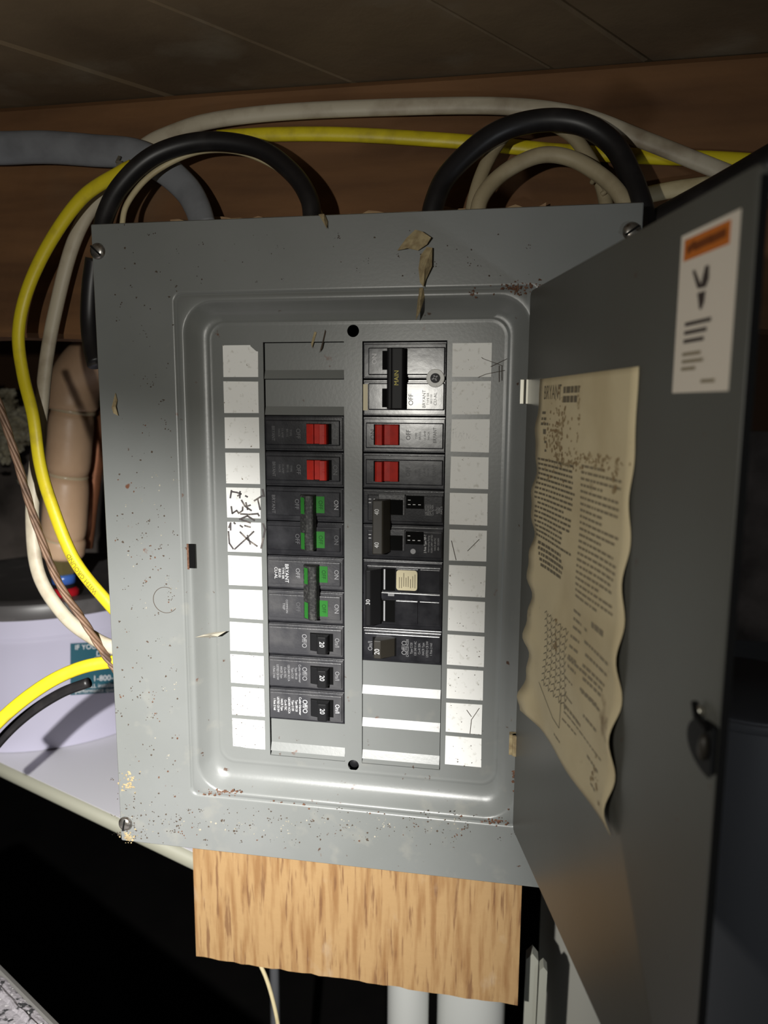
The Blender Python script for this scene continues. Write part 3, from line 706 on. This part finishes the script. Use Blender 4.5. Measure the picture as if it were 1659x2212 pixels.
# main double breaker
b = Breaker(1, 0, 2, 'double main breaker with long black handle and round white washer', None); b.body('breaker_glossy')
for vc in (12.7, -12.7):
    b.face(vc, 'breaker_glossy', 4.4, 57.4, -10.2 if vc > 0 else -8.6, 8.6 if vc > 0 else 10)
    b.quad('handle_well', 14.4, 22, vc - 6.6, vc + 6.2, 2.2, 'recess_black')
bar = b.prism('handle_bar', [(19.2, 2), (19.4, 13), (20.4, 14.2), (22.4, 14.4), (23.0, 13.6), (29.8, 13.4), (30.6, 12.4), (30.8, 2)], -20.4, 20.0, 'handle_black', .0006)
b.text('MAIN', 4.3, 26.2, .2, 13.6, 'print_yellow', bar, sx=.95)
b.text('ON', 4.6, 9.0, 13.5, 2.0, 'print_white'); b.text('OFF', 4.6, 34.5, -14, 2.0, 'print_dark')
for u, t, sz in ((43.5, 'BRYANT', 3.2), (46.2, 'TYPE BR', 2.3), (48.4, 'BR2100', 2.0), (51.2, 'CU-AL', 3.0)): b.text(t, sz, u, -13.5, 2.0, 'print_dark')
q = MB(); c = b.w(51.0, 0.4, 2.2); q.lathe([(.0061, .002), (.0062, -.0004), (.0058, -.0009), (.0001, -.0009)], c, 28, axis=1); q.build('washer', 'sticker_white', b.root)
q = MB(); q.lathe([(.0033, 0), (.0033, -.0012), (.0028, -.0022), (.0001, -.0026)], c + Vector((0, -.0008, 0)), 20, axis=1); sc_ = q.build('washer_screw', 'print_dim', b.root, smooth=True)
strokes([[(-1.8, -.8), (1.6, 1.2)], [(-.6, 1.6), (1.0, -1.6)]], lambda a, z_: c + Vector((a / 1000, -.0036, z_ / 1000)), .9).build('screw_slot', 'print_grey', sc_, fix=False)
b.quad('amp_sticker', .8, 4.0, -21.5, -3.5, .9, 'sticker_cream')
# double forty
b = Breaker(1, 4, 2, 'double forty breaker with one brown handle across both poles', None); b.body('breaker_black')
for vc in (12.7, -12.7):
    b.face(vc, 'breaker_black', 4, 57.6, -10.4, 8.8, 1.6)
    b.box('window_block', 12, 31, vc - 5.5, vc + 9.4, 1, 2.4, 'breaker_grey', .0004)
    b.quad('handle_well', 20, 29.6, vc - 5.2, vc + 5.6, 2.6, 'recess_black')
    b.box('well_block', 31.6, 44.4, vc - .5, vc + 8.6, 1, 1.9, 'recess_black', .0003)
    for du, dv2 in ((34, 5.5), (34, 2.4), (37.4, 2.4), (41.2, 2.4), (6, 5.5), (9.6, 5.5), (6, 3), (9.4, 3)): b.quad('tick_mark', du - .9, du + .9, vc + dv2 - .25, vc + dv2 + .25, 2.05, 'print_white')
for i, t in enumerate(['USE WITH', 'BREAKERS', 'SWD 240V', 'Cu-Al 40A', 'C', '60/75C', 'WIRE', 'AWG 8']): b.text(t, 2.0, 45.8 + i * 1.55, 11.5, 1.6, 'print_grey', sx=.85)
for i, t in enumerate(['2 Pole Type MP-T', 'Interrupting Rating', '10,000 240V LISTED', 'HACR 60/75C', '40A 120/240V']): b.text(t, 1.9 if i else 2.2, 45.6 + i * 2.3, -12.5, 1.6, 'print_white' if i == 0 else 'print_grey', sx=.82)
q = MB(); c = b.w(37, -18.2, 1.75); q.lathe([(.0019, 0), (.0019, -.0001), (.0001, -.0001)], c, 16, axis=1); q.build('approval_mark', 'print_grey', b.root)
bar = b.prism('handle_bar', [(9.6, 1), (9.8, 13.0), (10.4, 13.6), (16.6, 13.6), (17.4, 13.0), (20.8, 4.0), (21, 1)], -19.0, 18.6, 'handle_brown', .0006)
for v in (10.8, -12.4): b.text('40', 4.6, 13.2, v, 13.7, 'print_white', bar, sx=.9)
# double thirty
b = Breaker(1, 6, 2, 'wide black double thirty breaker with a small cream sticker', None); b.body('breaker_black')
b.box('shoulder', 1.0, 58, -24.2, 24.4, -2, .4, 'breaker_black', .0006)
b.box('face', 3.2, 57.4, -22.4, 21.6, -1, 1.8, 'breaker_black', .0007, taper=.3)
for vc in (11.6, -11.6):
    b.quad('handle_well', 9, 24.4, vc - 8.2, vc + 8.0, 2.0, 'recess_black')
    b.quad('metal_strip', 16.2, 17.3, vc - 7.4, vc + 7.4, 2.3, 'white_metal_strip')
    b.box('side_block', 25, 41, vc - 8.4, vc + 8.2, 1, 2.8, 'breaker_black', .0004); b.box('end_block', 42, 56.4, vc - 8.2, vc + 8.2, 1, 2.4, 'breaker_black', .0004)
b.box('centre_rib', 14, 57, -2.4, 2.2, 1, 3.0, 'breaker_glossy', .0005); b.quad('rib_mark', 19.5, 24, -.2, 1.8, 3.2, 'print_grey')
bar = b.prism('handle_bar', [(4.2, 1), (4.4, 10.5), (5.2, 11.4), (8.0, 11.4), (8.8, 10.8), (14.6, 5), (15, 1)], -20.6, 19.6, 'handle_black', .0006)
b.text('30', 4.2, 6.7, -3.2, 11.5, 'print_white', bar)
q = MB(); rr_ = []
for cu, cv, a0 in ((38.4, 17.0, 0), (27.4, 17.0, 90), (27.4, 6.4, 180), (38.4, 6.4, 270)):
    for i in range(5): a = math.radians(a0 + 22.5 * i); rr_.append((cu + 2 * math.cos(a), cv + 2 * math.sin(a)))
n = len(rr_); q.add([b.w(u, v, 3.15) for u, v in rr_] + [b.w(u, v, 2.7) for u, v in rr_], [list(range(n)), list(reversed(range(n, 2 * n)))] + [(i, (i + 1) % n, (i + 1) % n + n, i + n) for i in range(n)])
stk = q.build('rating_sticker', 'sticker_cream', b.root)
strokes([[(27.6 + 1.6 * i, 6.0 + random.uniform(0, 1.5)), (27.6 + 1.6 * i, random.uniform(11, 17))] for i in range(8)], lambda a, c2: b.w(a, c2, 3.22), .45).build('sticker_print', 'paper_ink', stk, fix=False)

# ================================================================ CABLES
def path(px, n=10):
    """px: (x, y, depth) through the photograph"""
    return spline([at(a, b_, c_) for a, b_, c_ in px], n)
def cable(name, label, px, wa, wb, m_, n=12, cat='cable', group='cables around the panel'):
    q = MB(); P = path(px); q.tube(P, wa, wb, n); o = q.build(name, m_, None, smooth=True); tag(o, label, cat, group); return o, P
cable('flat_cable', 'long off-white flat cable running highest along the joist', [(285,340,.1085),(318,312,.1075),(360,291,.104),(450,262,.098),(600,243,.098),(830,232,.098),(1080,229,.098),(1250,250,.096),(1400,306,.092),(1560,370,.088),(1680,415,.086)], .0063, .0038, 'white_jacket')
cable('flat_cable', 'yellow flat cable running straight along the joist', [(470,296,.107),(600,290,.107),(760,291,.108),(1000,306,.108),(1200,326,.108),(1400,338,.108),(1560,344,.108),(1700,354,.108)], .0056, .0036, 'yellow_jacket')
cable('flat_cable', 'short cream cable passing behind the top of the door', [(1385,424,.107),(1450,410,.107),(1520,400,.107),(1620,388,.107),(1700,380,.107)], .0062, .0036, 'cream_jacket')
# grey service cable with a flat twist
q = MB(); P = path([(-60,318,.094),(0,320,.094),(100,318,.094),(200,325,.094),(290,333,.094),(350,362,.092),(400,405,.088),(425,445,.082),(440,490,.074)])
NN = len(P); q.tube(P, [.0140 - .0035 * (i / NN) for i in range(NN)], .006, 16)
tag(q.build('service_cable', 'grey_jacket', None, smooth=True), 'wide flat grey cable curving down behind the black loop', 'cable', 'cables around the panel')
q = MB(); q.tube([at(258, 338, .0845), at(252, 350, .083), at(264, 352, .083), at(262, 362, .085)], .0012, .0012, 6); q.lathe([(.003, 0), (.003, .001), (.0002, .0014)], at(258, 355, .083), 10, axis=1)
tag(q.build('cable_staple', 'zinc'), 'small bright metal staple holding the wide grey cable', 'staple')
YL, PY = cable('flat_cable', 'yellow cable curving down beside the panel into its side', [(285,360,.066),(262,372,.068),(180,425,.072),(110,520,.074),(60,625,.074),(40,720,.072),(50,810,.07),(72,900,.066),(86,1000,.062),(110,1085,.058),(160,1208,.054),(232,1300,.05),(280,1350,.048)], .0054, .0040, 'yellow_jacket')
WL, PW = cable('flat_cable', 'off-white cable hanging down beside the yellow one', [(255,395,.088),(235,412,.09),(190,460,.093),(152,545,.095),(118,680,.095),(100,780,.093),(90,880,.088),(78,1000,.08),(70,1120,.072),(84,1240,.064),(140,1330,.058),(205,1380,.052),(260,1405,.05)], .0062, .0045, 'white_jacket')
cable('flat_cable', 'yellow cable entering the panel from the lower left in front of the heater', [(-60,1620,.03),(0,1556,.034),(60,1505,.038),(120,1466,.042),(180,1441,.046),(240,1430,.05),(300,1428,.05)], .0056, .0042, 'yellow_jacket')
cable('round_cable', 'black tube in place of the shadow under the lower yellow cable', [(-60,1680,.06),(0,1600,.06),(60,1543,.06),(130,1498,.06),(192,1474,.06)], .0045, .0040, 'black_jacket')  # shadow of the lower yellow cable, built as a black tube
# black loop on the left with a thin pale wire under it
cable('round_cable', 'black cable loop arching over the upper left corner of the panel', [(222,520,.05),(226,470,.053),(262,400,.058),(335,335,.064),(440,306,.068),(555,320,.068),(630,372,.062),(668,430,.054),(676,490,.05)], .0070, .0070, 'black_jacket', 16)
cable('thin_wire', 'thin pale wire following inside the left black loop', [(262,500,.058),(275,440,.062),(330,375,.07),(420,330,.074),(510,327,.074),(590,358,.074),(650,408,.072),(690,460,.068),(694,500,.066)], .0023, .0020, 'cream_jacket', 8)
# black loop on the right and pale cables below it
cable('round_cable', 'black cable loop arching over the upper right of the panel', [(930,500,.05),(938,440,.052),(972,372,.058),(1060,294,.066),(1155,262,.070),(1250,266,.070),(1322,310,.066),(1362,380,.058),(1384,440,.05),(1402,500,.045)], .0076, .0076, 'black_jacket', 16)
cable('round_cable', 'beige cable loop standing tall under the right black loop', [(1016,500,.068),(1024,430,.070),(1050,355,.076),(1095,288,.082),(1160,262,.09),(1225,285,.088),(1268,335,.082),(1300,400,.076),(1315,480,.070)], .0050, .0045, 'beige_jacket', 12)
cable('round_cable', 'beige cable loop lowest under the right black loop', [(1028,500,.05),(1040,428,.053),(1090,372,.06),(1165,336,.064),(1235,343,.064),(1305,385,.058),(1345,430,.052),(1368,490,.05)], .0056, .0050, 'beige_jacket', 12)
q = MB(); P = path([(1278,395,.070),(1285,388,.067),(1300,398,.066),(1308,412,.068),(1300,420,.070)], 6); q.tube(P, .0018, .0018, 8)
tag(q.build('cable_tie', 'beige_jacket', None, smooth=True), 'small curled tie around the beige cables', 'tie')
cable('service_cable', 'thick black band rising behind the top edge of the door', [(1380,520,.055),(1440,483,.05),(1520,440,.04),(1600,396,.03),(1670,356,.02),(1760,306,.01)], .0130, .0120, 'black_jacket', 16)  # dark band along the door's top edge, built as a thick tube
cable('round_cable', 'thick black cable hanging close behind the panel edge under the joist', [(205,560,.06),(197,620,.062),(194,690,.062),(199,745,.058),(209,787,.052)], .0075, .0070, 'black_jacket', 14)
# twisted bare copper ground wire
P = path([(-40,780,.03),(0,880,.032),(38,1000,.034),(74,1120,.036),(125,1255,.038),(185,1348,.042),(232,1422,.047),(260,1460,.05)], 24)
gw = thing('ground_wire', 'twisted bare copper wire crossing in front of the pale cable', 'wire', tuple(P[0]))
for s in range(4):
    PP = []
    for i, p in enumerate(P):
        t = (P[min(i + 1, len(P) - 1)] - P[max(i - 1, 0)]).normalized(); sd = t.cross(Vector((0, 1, 0))).normalized(); u = sd.cross(t)
        a = i * .16 + s * math.pi / 2; PP.append(p + sd * (.0017 * math.cos(a)) + u * (.0017 * math.sin(a)))
    MB().tube(PP, .0016, .0016, 8).build('strand', 'bare_copper', gw, smooth=True)
# printing along the yellow cable
def text_on_path(s, P, t0, size, m_, parent, flip=False, off=.0043):
    V, Fc = text_mesh(s); L = [0.0]
    for i in range(1, len(P)): L.append(L[-1] + (P[i] - P[i - 1]).length)
    out = []
    for x, y in V:
        l = t0 + (-x if flip else x) * size; l = min(max(l, 0), L[-1] - 1e-6); i = 0
        while L[i + 1] < l: i += 1
        f = (l - L[i]) / (L[i + 1] - L[i]); p = P[i].lerp(P[i + 1], f); t = (P[i + 1] - P[i]).normalized(); sd = t.cross(Vector((0, 1, 0))).normalized()
        out.append(p + sd * ((1 if flip else -1) * -y * size) + Vector((0, -off, 0)))
    b = MB(); b.add(out, Fc); return b.build('lettering', m_, parent, fix=False)
Ltot = sum((PY[i + 1] - PY[i]).length for i in range(len(PY) - 1))
tgt = at(178, 1236, .054); acc = 0.0; best = (9, 0)
for i in range(len(PY) - 1):
    acc += (PY[i + 1] - PY[i]).length
    if (PY[i + 1] - tgt).length < best[0]: best = ((PY[i + 1] - tgt).length, acc)
text_on_path('WITH GROUND', PY, best[1], .0056, 'cable_ink', YL, True)

# ================================================================ WATER HEATER AND PIPE
hc = Vector((-.575, .494, 0)); HT = -.165; HB = -.35; HR = .175
ht = thing('water_heater', 'white water heater tank with dark grey top behind the panel', 'water heater', (hc.x, hc.y, HB))
MB().lathe([(HR, HB + .001), (HR, HT - .04), (HR + .002, HT - .036), (HR + .002, HT - .032), (HR - .001, HT - .028), (HR - .001, HT)], (hc.x, hc.y, 0), 72).build('tank_body', 'heater_white', ht, smooth=False)
autosmooth(ht.children[0], .5)
cp = MB().lathe([(HR + .003, HT - .004), (HR + .004, HT + .010), (HR + .001, HT + .016), (HR - .015, HT + .019), (HR - .03, HT + .014), (.01, HT + .016)], (hc.x, hc.y, 0), 72).build('top_cap', 'heater_cap', ht); autosmooth(cp, .7)
nip = atz(140, 1288, HT + .016)
MB().lathe([(.016, 0), (.0185, .003), (.0185, .009), (.014, .013)], nip, 28).build('red_ring', 'ring_red', ht, smooth=True)
MB().lathe([(.0135, .011), (.0145, .014), (.0145, .019)], nip, 28).build('dielectric_collar', 'handle_black', ht, smooth=True)
MB().lathe([(.0150, .019), (.0150, .029), (.013, .031)], nip, 28).build('blue_ring', 'ring_blue', ht, smooth=True)
MB().lathe([(.012, .030), (.016, .033), (.016, .056), (.012, .060)], nip, 6).build('brass_nut', 'brass', ht)
# teal notice on the tank
def hcyl(px, py):
    """point of the photograph on the tank surface"""
    d = ray(px, py); ox, oy = CAM.x - hc.x, CAM.y - hc.y
    A = d.x ** 2 + d.y ** 2; B = 2 * (ox * d.x + oy * d.y); C = ox * ox + oy * oy - (HR + .0006) ** 2
    t = (-B - math.sqrt(max(B * B - 4 * A * C, 0))) / (2 * A); return CAM + d * t
q = MB(); G = []
for i in range(9):
    row = []
    for j in range(17):
        row.append(len(q.v)); x = 152 + (300 - 152) * j / 16; y0 = 1390 - 8 * j / 16; y1 = 1502 - 10 * j / 16; q.v.append(hcyl(x, y0 + (y1 - y0) * i / 8))
    G.append(row)
for i in range(8):
    for j in range(16): q.f.append([G[i][j], G[i][j + 1], G[i + 1][j + 1], G[i + 1][j]])
ns = q.build('notice_sticker', 'sticker_teal', ht, fix=False); ns['label'] = 'teal notice sticker with white lettering'
def hfn(cx, cy):
    toward = lambda p: p + (CAM - p).normalized() * .002
    return lambda a, b_: toward(hcyl(cx + a, cy - b_ - a * .05))
for t, sz, cx, cy in (('IF YOU', 15, 185, 1398), ('NEED', 15, 258, 1394), ('DO NOT', 16, 240, 1411), ('RETURN', 13, 228, 1424), ('1-800-3', 17, 227, 1465), ('CALL installation,', 12, 223, 1481), ('performance questions', 12, 218, 1491)):
    put_text(t, sz, hfn(cx, cy), 'print_white', ns)
# stand
A = atz(-120, 1596, HB); B = atz(0, 1652, HB); C_ = atz(430, 1853, HB)
dE = (C_ - B).normalized(); nE = Vector((-dE.y, dE.x, 0)); nE = nE if nE.y > 0 else -nE
P0 = B - dE * .5; P1 = B + dE * .36
sd_ = thing('heater_stand', 'white platform with rounded cream front edge under the heater', 'stand', tuple((P0 + P1) / 2 + Vector((0, 0, -.03))))
q = MB(); prf = [(.004, 0), (.62, 0), (.62, -.019), (.004, -.019)]
q.loft([[P + nE * a + Vector((0, 0, b_)) for a, b_ in prf] for P in (P0, P1)]); q.build('slab', 'stand_white', sd_)
q = MB(); prf = [(.006, -.0002), (.002, -.0008), (-.002, -.003), (-.0035, -.008), (-.002, -.014), (.001, -.018), (.006, -.019)]
q.loft([[P + nE * a + Vector((0, 0, b_)) for a, b_ in prf] for P in (P0, P1)]); q.build('edge_trim', 'stand_cream', sd_, smooth=True)
# foam covered pipe
Yp = nip.y
fp = thing('insulated_pipe', 'pipe in brown foam insulation bending away above the heater', 'pipe', tuple(nip))
def seg(px, rad, name, m_):
    P = spline([at(a, b_, Yp) for a, b_ in px], 6) if len(px) > 2 else [at(*px[0], Yp).lerp(at(*px[1], Yp), i / 8) for i in range(9)]
    n = len(P); rr = [rad[0] + (rad[1] - rad[0]) * (i / (n - 1)) for i in range(n)]
    rr[0] *= .88; rr[-1] *= .88; rr[1] *= .97; rr[-2] *= .97
    return MB().tube(P, rr, rr, 28).build(name, m_, fp, smooth=True)
mp_ = lambda w_: w_ / 2 / F_PX * (at(145, 1000, Yp) - CAM).dot(RZ)
seg([(134,1203),(137,1160)], (mp_(92), mp_(96)), 'foam_end', 'pipe_foam')
seg([(137,1168),(146,1026)], (mp_(94), mp_(92)), 'foam_sleeve', 'pipe_foam')
seg([(146,1026),(156,886)], (mp_(92), mp_(92)), 'foam_sleeve', 'pipe_foam')
seg([(156,886),(158,850),(172,810),(205,775),(250,752)], (mp_(104), mp_(104)), 'foam_elbow', 'pipe_foam')
for (a, b_, c_, d_, w_) in ((137, 1167, 138, 1161, 92), (146, 1030, 147, 1022, 85), (156, 890, 157, 881, 94)):
    MB().tube([at(a, b_, Yp).lerp(at(c_, d_, Yp), i / 3) for i in range(4)], [mp_(w_) * k for k in (.95, 1.0, 1.0, .95)], None, 28).build('tape_band', 'foam_tape', fp, smooth=True)
e = [at(160 + 65 * math.cos(t), 838 + 0 * t, Yp) for t in (0,)]
q = MB(); P = spline([at(188, 748, Yp - .036), at(196, 766, Yp - .044), at(210, 783, Yp - .046), at(232, 796, Yp - .04)], 5); q.tube(P, .003, .003, 8); q.build('foam_seam', 'foam_tape', fp, smooth=True)
q = MB(); q.tube([at(186, 1182, Yp + .05), at(196, 1090, Yp + .05), at(212, 980, Yp + .05), at(224, 880, Yp + .05)], .0095, .0095, 14)
tag(q.build('copper_pipe', 'copper_pipe', None, smooth=True), 'thin copper pipe beside the foam insulated pipe', 'pipe')
# insulation fluff
def fluff(name, label, cx, cy, Y, w, h, n):
    q = MB()
    for i in range(n):
        c = at(cx + random.gauss(0, w), cy + random.gauss(0, h), Y + random.uniform(-.03, .03)); r = random.uniform(.005, .015)
        b2 = bmesh.new(); bmesh.ops.create_icosphere(b2, subdivisions=3, radius=r); sx_, sz_ = random.uniform(.6, 1.8), random.uniform(.5, 1.3)
        q.add([c + Vector((v.co.x * sx_, v.co.y, v.co.z * sz_)) * random.uniform(.45, 1.45) for v in b2.verts], [[v.index for v in f.verts] for f in b2.faces]); b2.free()
    return tag(q.build(name, 'fibreglass', None), label, 'insulation')
fluff('insulation_batt', 'pale tattered insulation beside the copper wire', 12, 930, .78, 22, 42, 80)
fluff('insulation_batt', 'pale tattered insulation between foam pipe and panel', 212, 940, .78, 10, 42, 50)

# ================================================================ THINGS BELOW
q = MB(); q.tube(path([(548,2040,.118),(556,2070,.118),(574,2110,.117),(588,2155,.116),(600,2212,.115),(606,2280,.115)], 8), .0020, .0020, 8)
tag(q.build('hanging_cord', 'cream_jacket', None, smooth=True), 'thin cream cord hanging below the plywood board', 'cord')
def vpipe(name, label, cx, cy, r, z0, z1, m_, cat='pipe', n=32):
    return tag(MB().lathe([(r * .97, z0), (r, z0 + .003), (r, z1 - .004), (r * .97, z1)], (cx, cy, 0), n).build(name, m_, None, smooth=True), label, cat)
vpipe('grey_post', 'thin dark grey post in the gloom behind the cream cord', -.275, .62, .008, -1.9, -.45, 'tank_grey', 'post')
vpipe('drain_pipe', 'narrower pale plastic pipe below the plywood board', -.002, .36, .027, -1.9, -.45, 'pvc_white')
vpipe('drain_pipe', 'wider pale plastic pipe below the right end of the plywood', .079, .39, .045, -1.9, -.45, 'pvc_white')
vpipe('drain_pipe', 'greyish pipe showing past the lower edge of the open door', .232, .34, .070, -1.9, -.40, 'pvc_grey')
def strip(label, pa, pb, Y, w):
    a, b_ = at(*pa, Y), at(*pb, Y); d = (b_ - a).normalized(); s_ = d.cross(Vector((0, 1, 0))).normalized() * w
    q = MB(); top = a - d * w * 1.2
    q.add([top, a - s_, b_ - s_, b_ + s_, a + s_] + [v + Vector((0, .012, 0)) for v in (top, a - s_, b_ - s_, b_ + s_, a + s_)],
          [(0, 1, 2, 3, 4), (9, 8, 7, 6, 5), (0, 5, 6, 1), (1, 6, 7, 2), (2, 7, 8, 3), (3, 8, 9, 4), (4, 9, 5, 0)])
    return tag(q.build('trim_strip', 'strip_white', None), label, 'strip', 'pale strips below the board')
strip('pale pointed strip close beside the plywood corner', (1150, 2074), (1140, 2300), .150, .0056)
strip('slim white strip standing between plywood and door', (1174, 2098), (1163, 2300), .145, .0036)
tk = thing('storage_tank', 'dark grey cylindrical tank half hidden behind the open door', 'tank', (.52, .80, -1.9))
MB().lathe([(.16, -1.9), (.16, -.372), (.158, -.366), (.150, -.362), (.001, -.358)], (.52, .80, 0), 48).build('tank_shell', 'tank_grey', tk, smooth=False); autosmooth(tk.children[0], .6)
MB().lathe([(.161, -.385), (.1625, -.382), (.1625, -.372), (.161, -.369)], (.52, .80, 0), 48).build('tank_rim', 'tank_grey', tk, smooth=True)
# speckled slab in the lower left corner
A = atz(0, 2080, -.41); B = atz(132, 2212, -.41); d = (B - A).normalized(); n_ = Vector((-d.y, d.x, 0)); n_ = n_ if n_.y < 0 else -n_
sl = thing('stone_slab', 'dusty speckled grey slab corner below the heater', 'slab', tuple((A + B) / 2 + Vector((0, 0, -.05))))
P0, P1 = A - d * .25, B + d * .25
q = MB(); prf = [(.006, -.0005), (.010, .001), (.3, .001), (.3, -.05), (.006, -.05)]
NS = 60; rgs = []
for i in range(NS + 1):
    P = P0.lerp(P1, i / NS); rgs.append([P + n_ * (a + random.uniform(-.0007, .0007)) + Vector((0, 0, b_ + random.uniform(-.0006, .0006))) for a, b_ in prf])
q.loft(rgs); q.build('slab_body', 'speckled_grey', sl)
q = MB(); q.loft([[P + n_ * a + Vector((0, 0, b_)) for a, b_ in ((0, -.002), (.004, 0), (.0065, -.001), (.0065, -.045), (0, -.045))] for P in (P0, P1)]); q.build('slab_rim', 'rim_grey', sl)
q = MB(); rgs = []
for i in range(NS + 1):
    P = P0.lerp(P1, i / NS) + n_ * (.016 + random.uniform(-.001, .001)); rgs.append([P + n_ * a + Vector((0, 0, b_ + random.uniform(-.0004, .0006))) for a, b_ in ((-.003, .001), (-.001, .003), (.001, .003), (.003, .001))])
q.loft(rgs); q.build('slab_ridge', 'speckled_grey', sl)
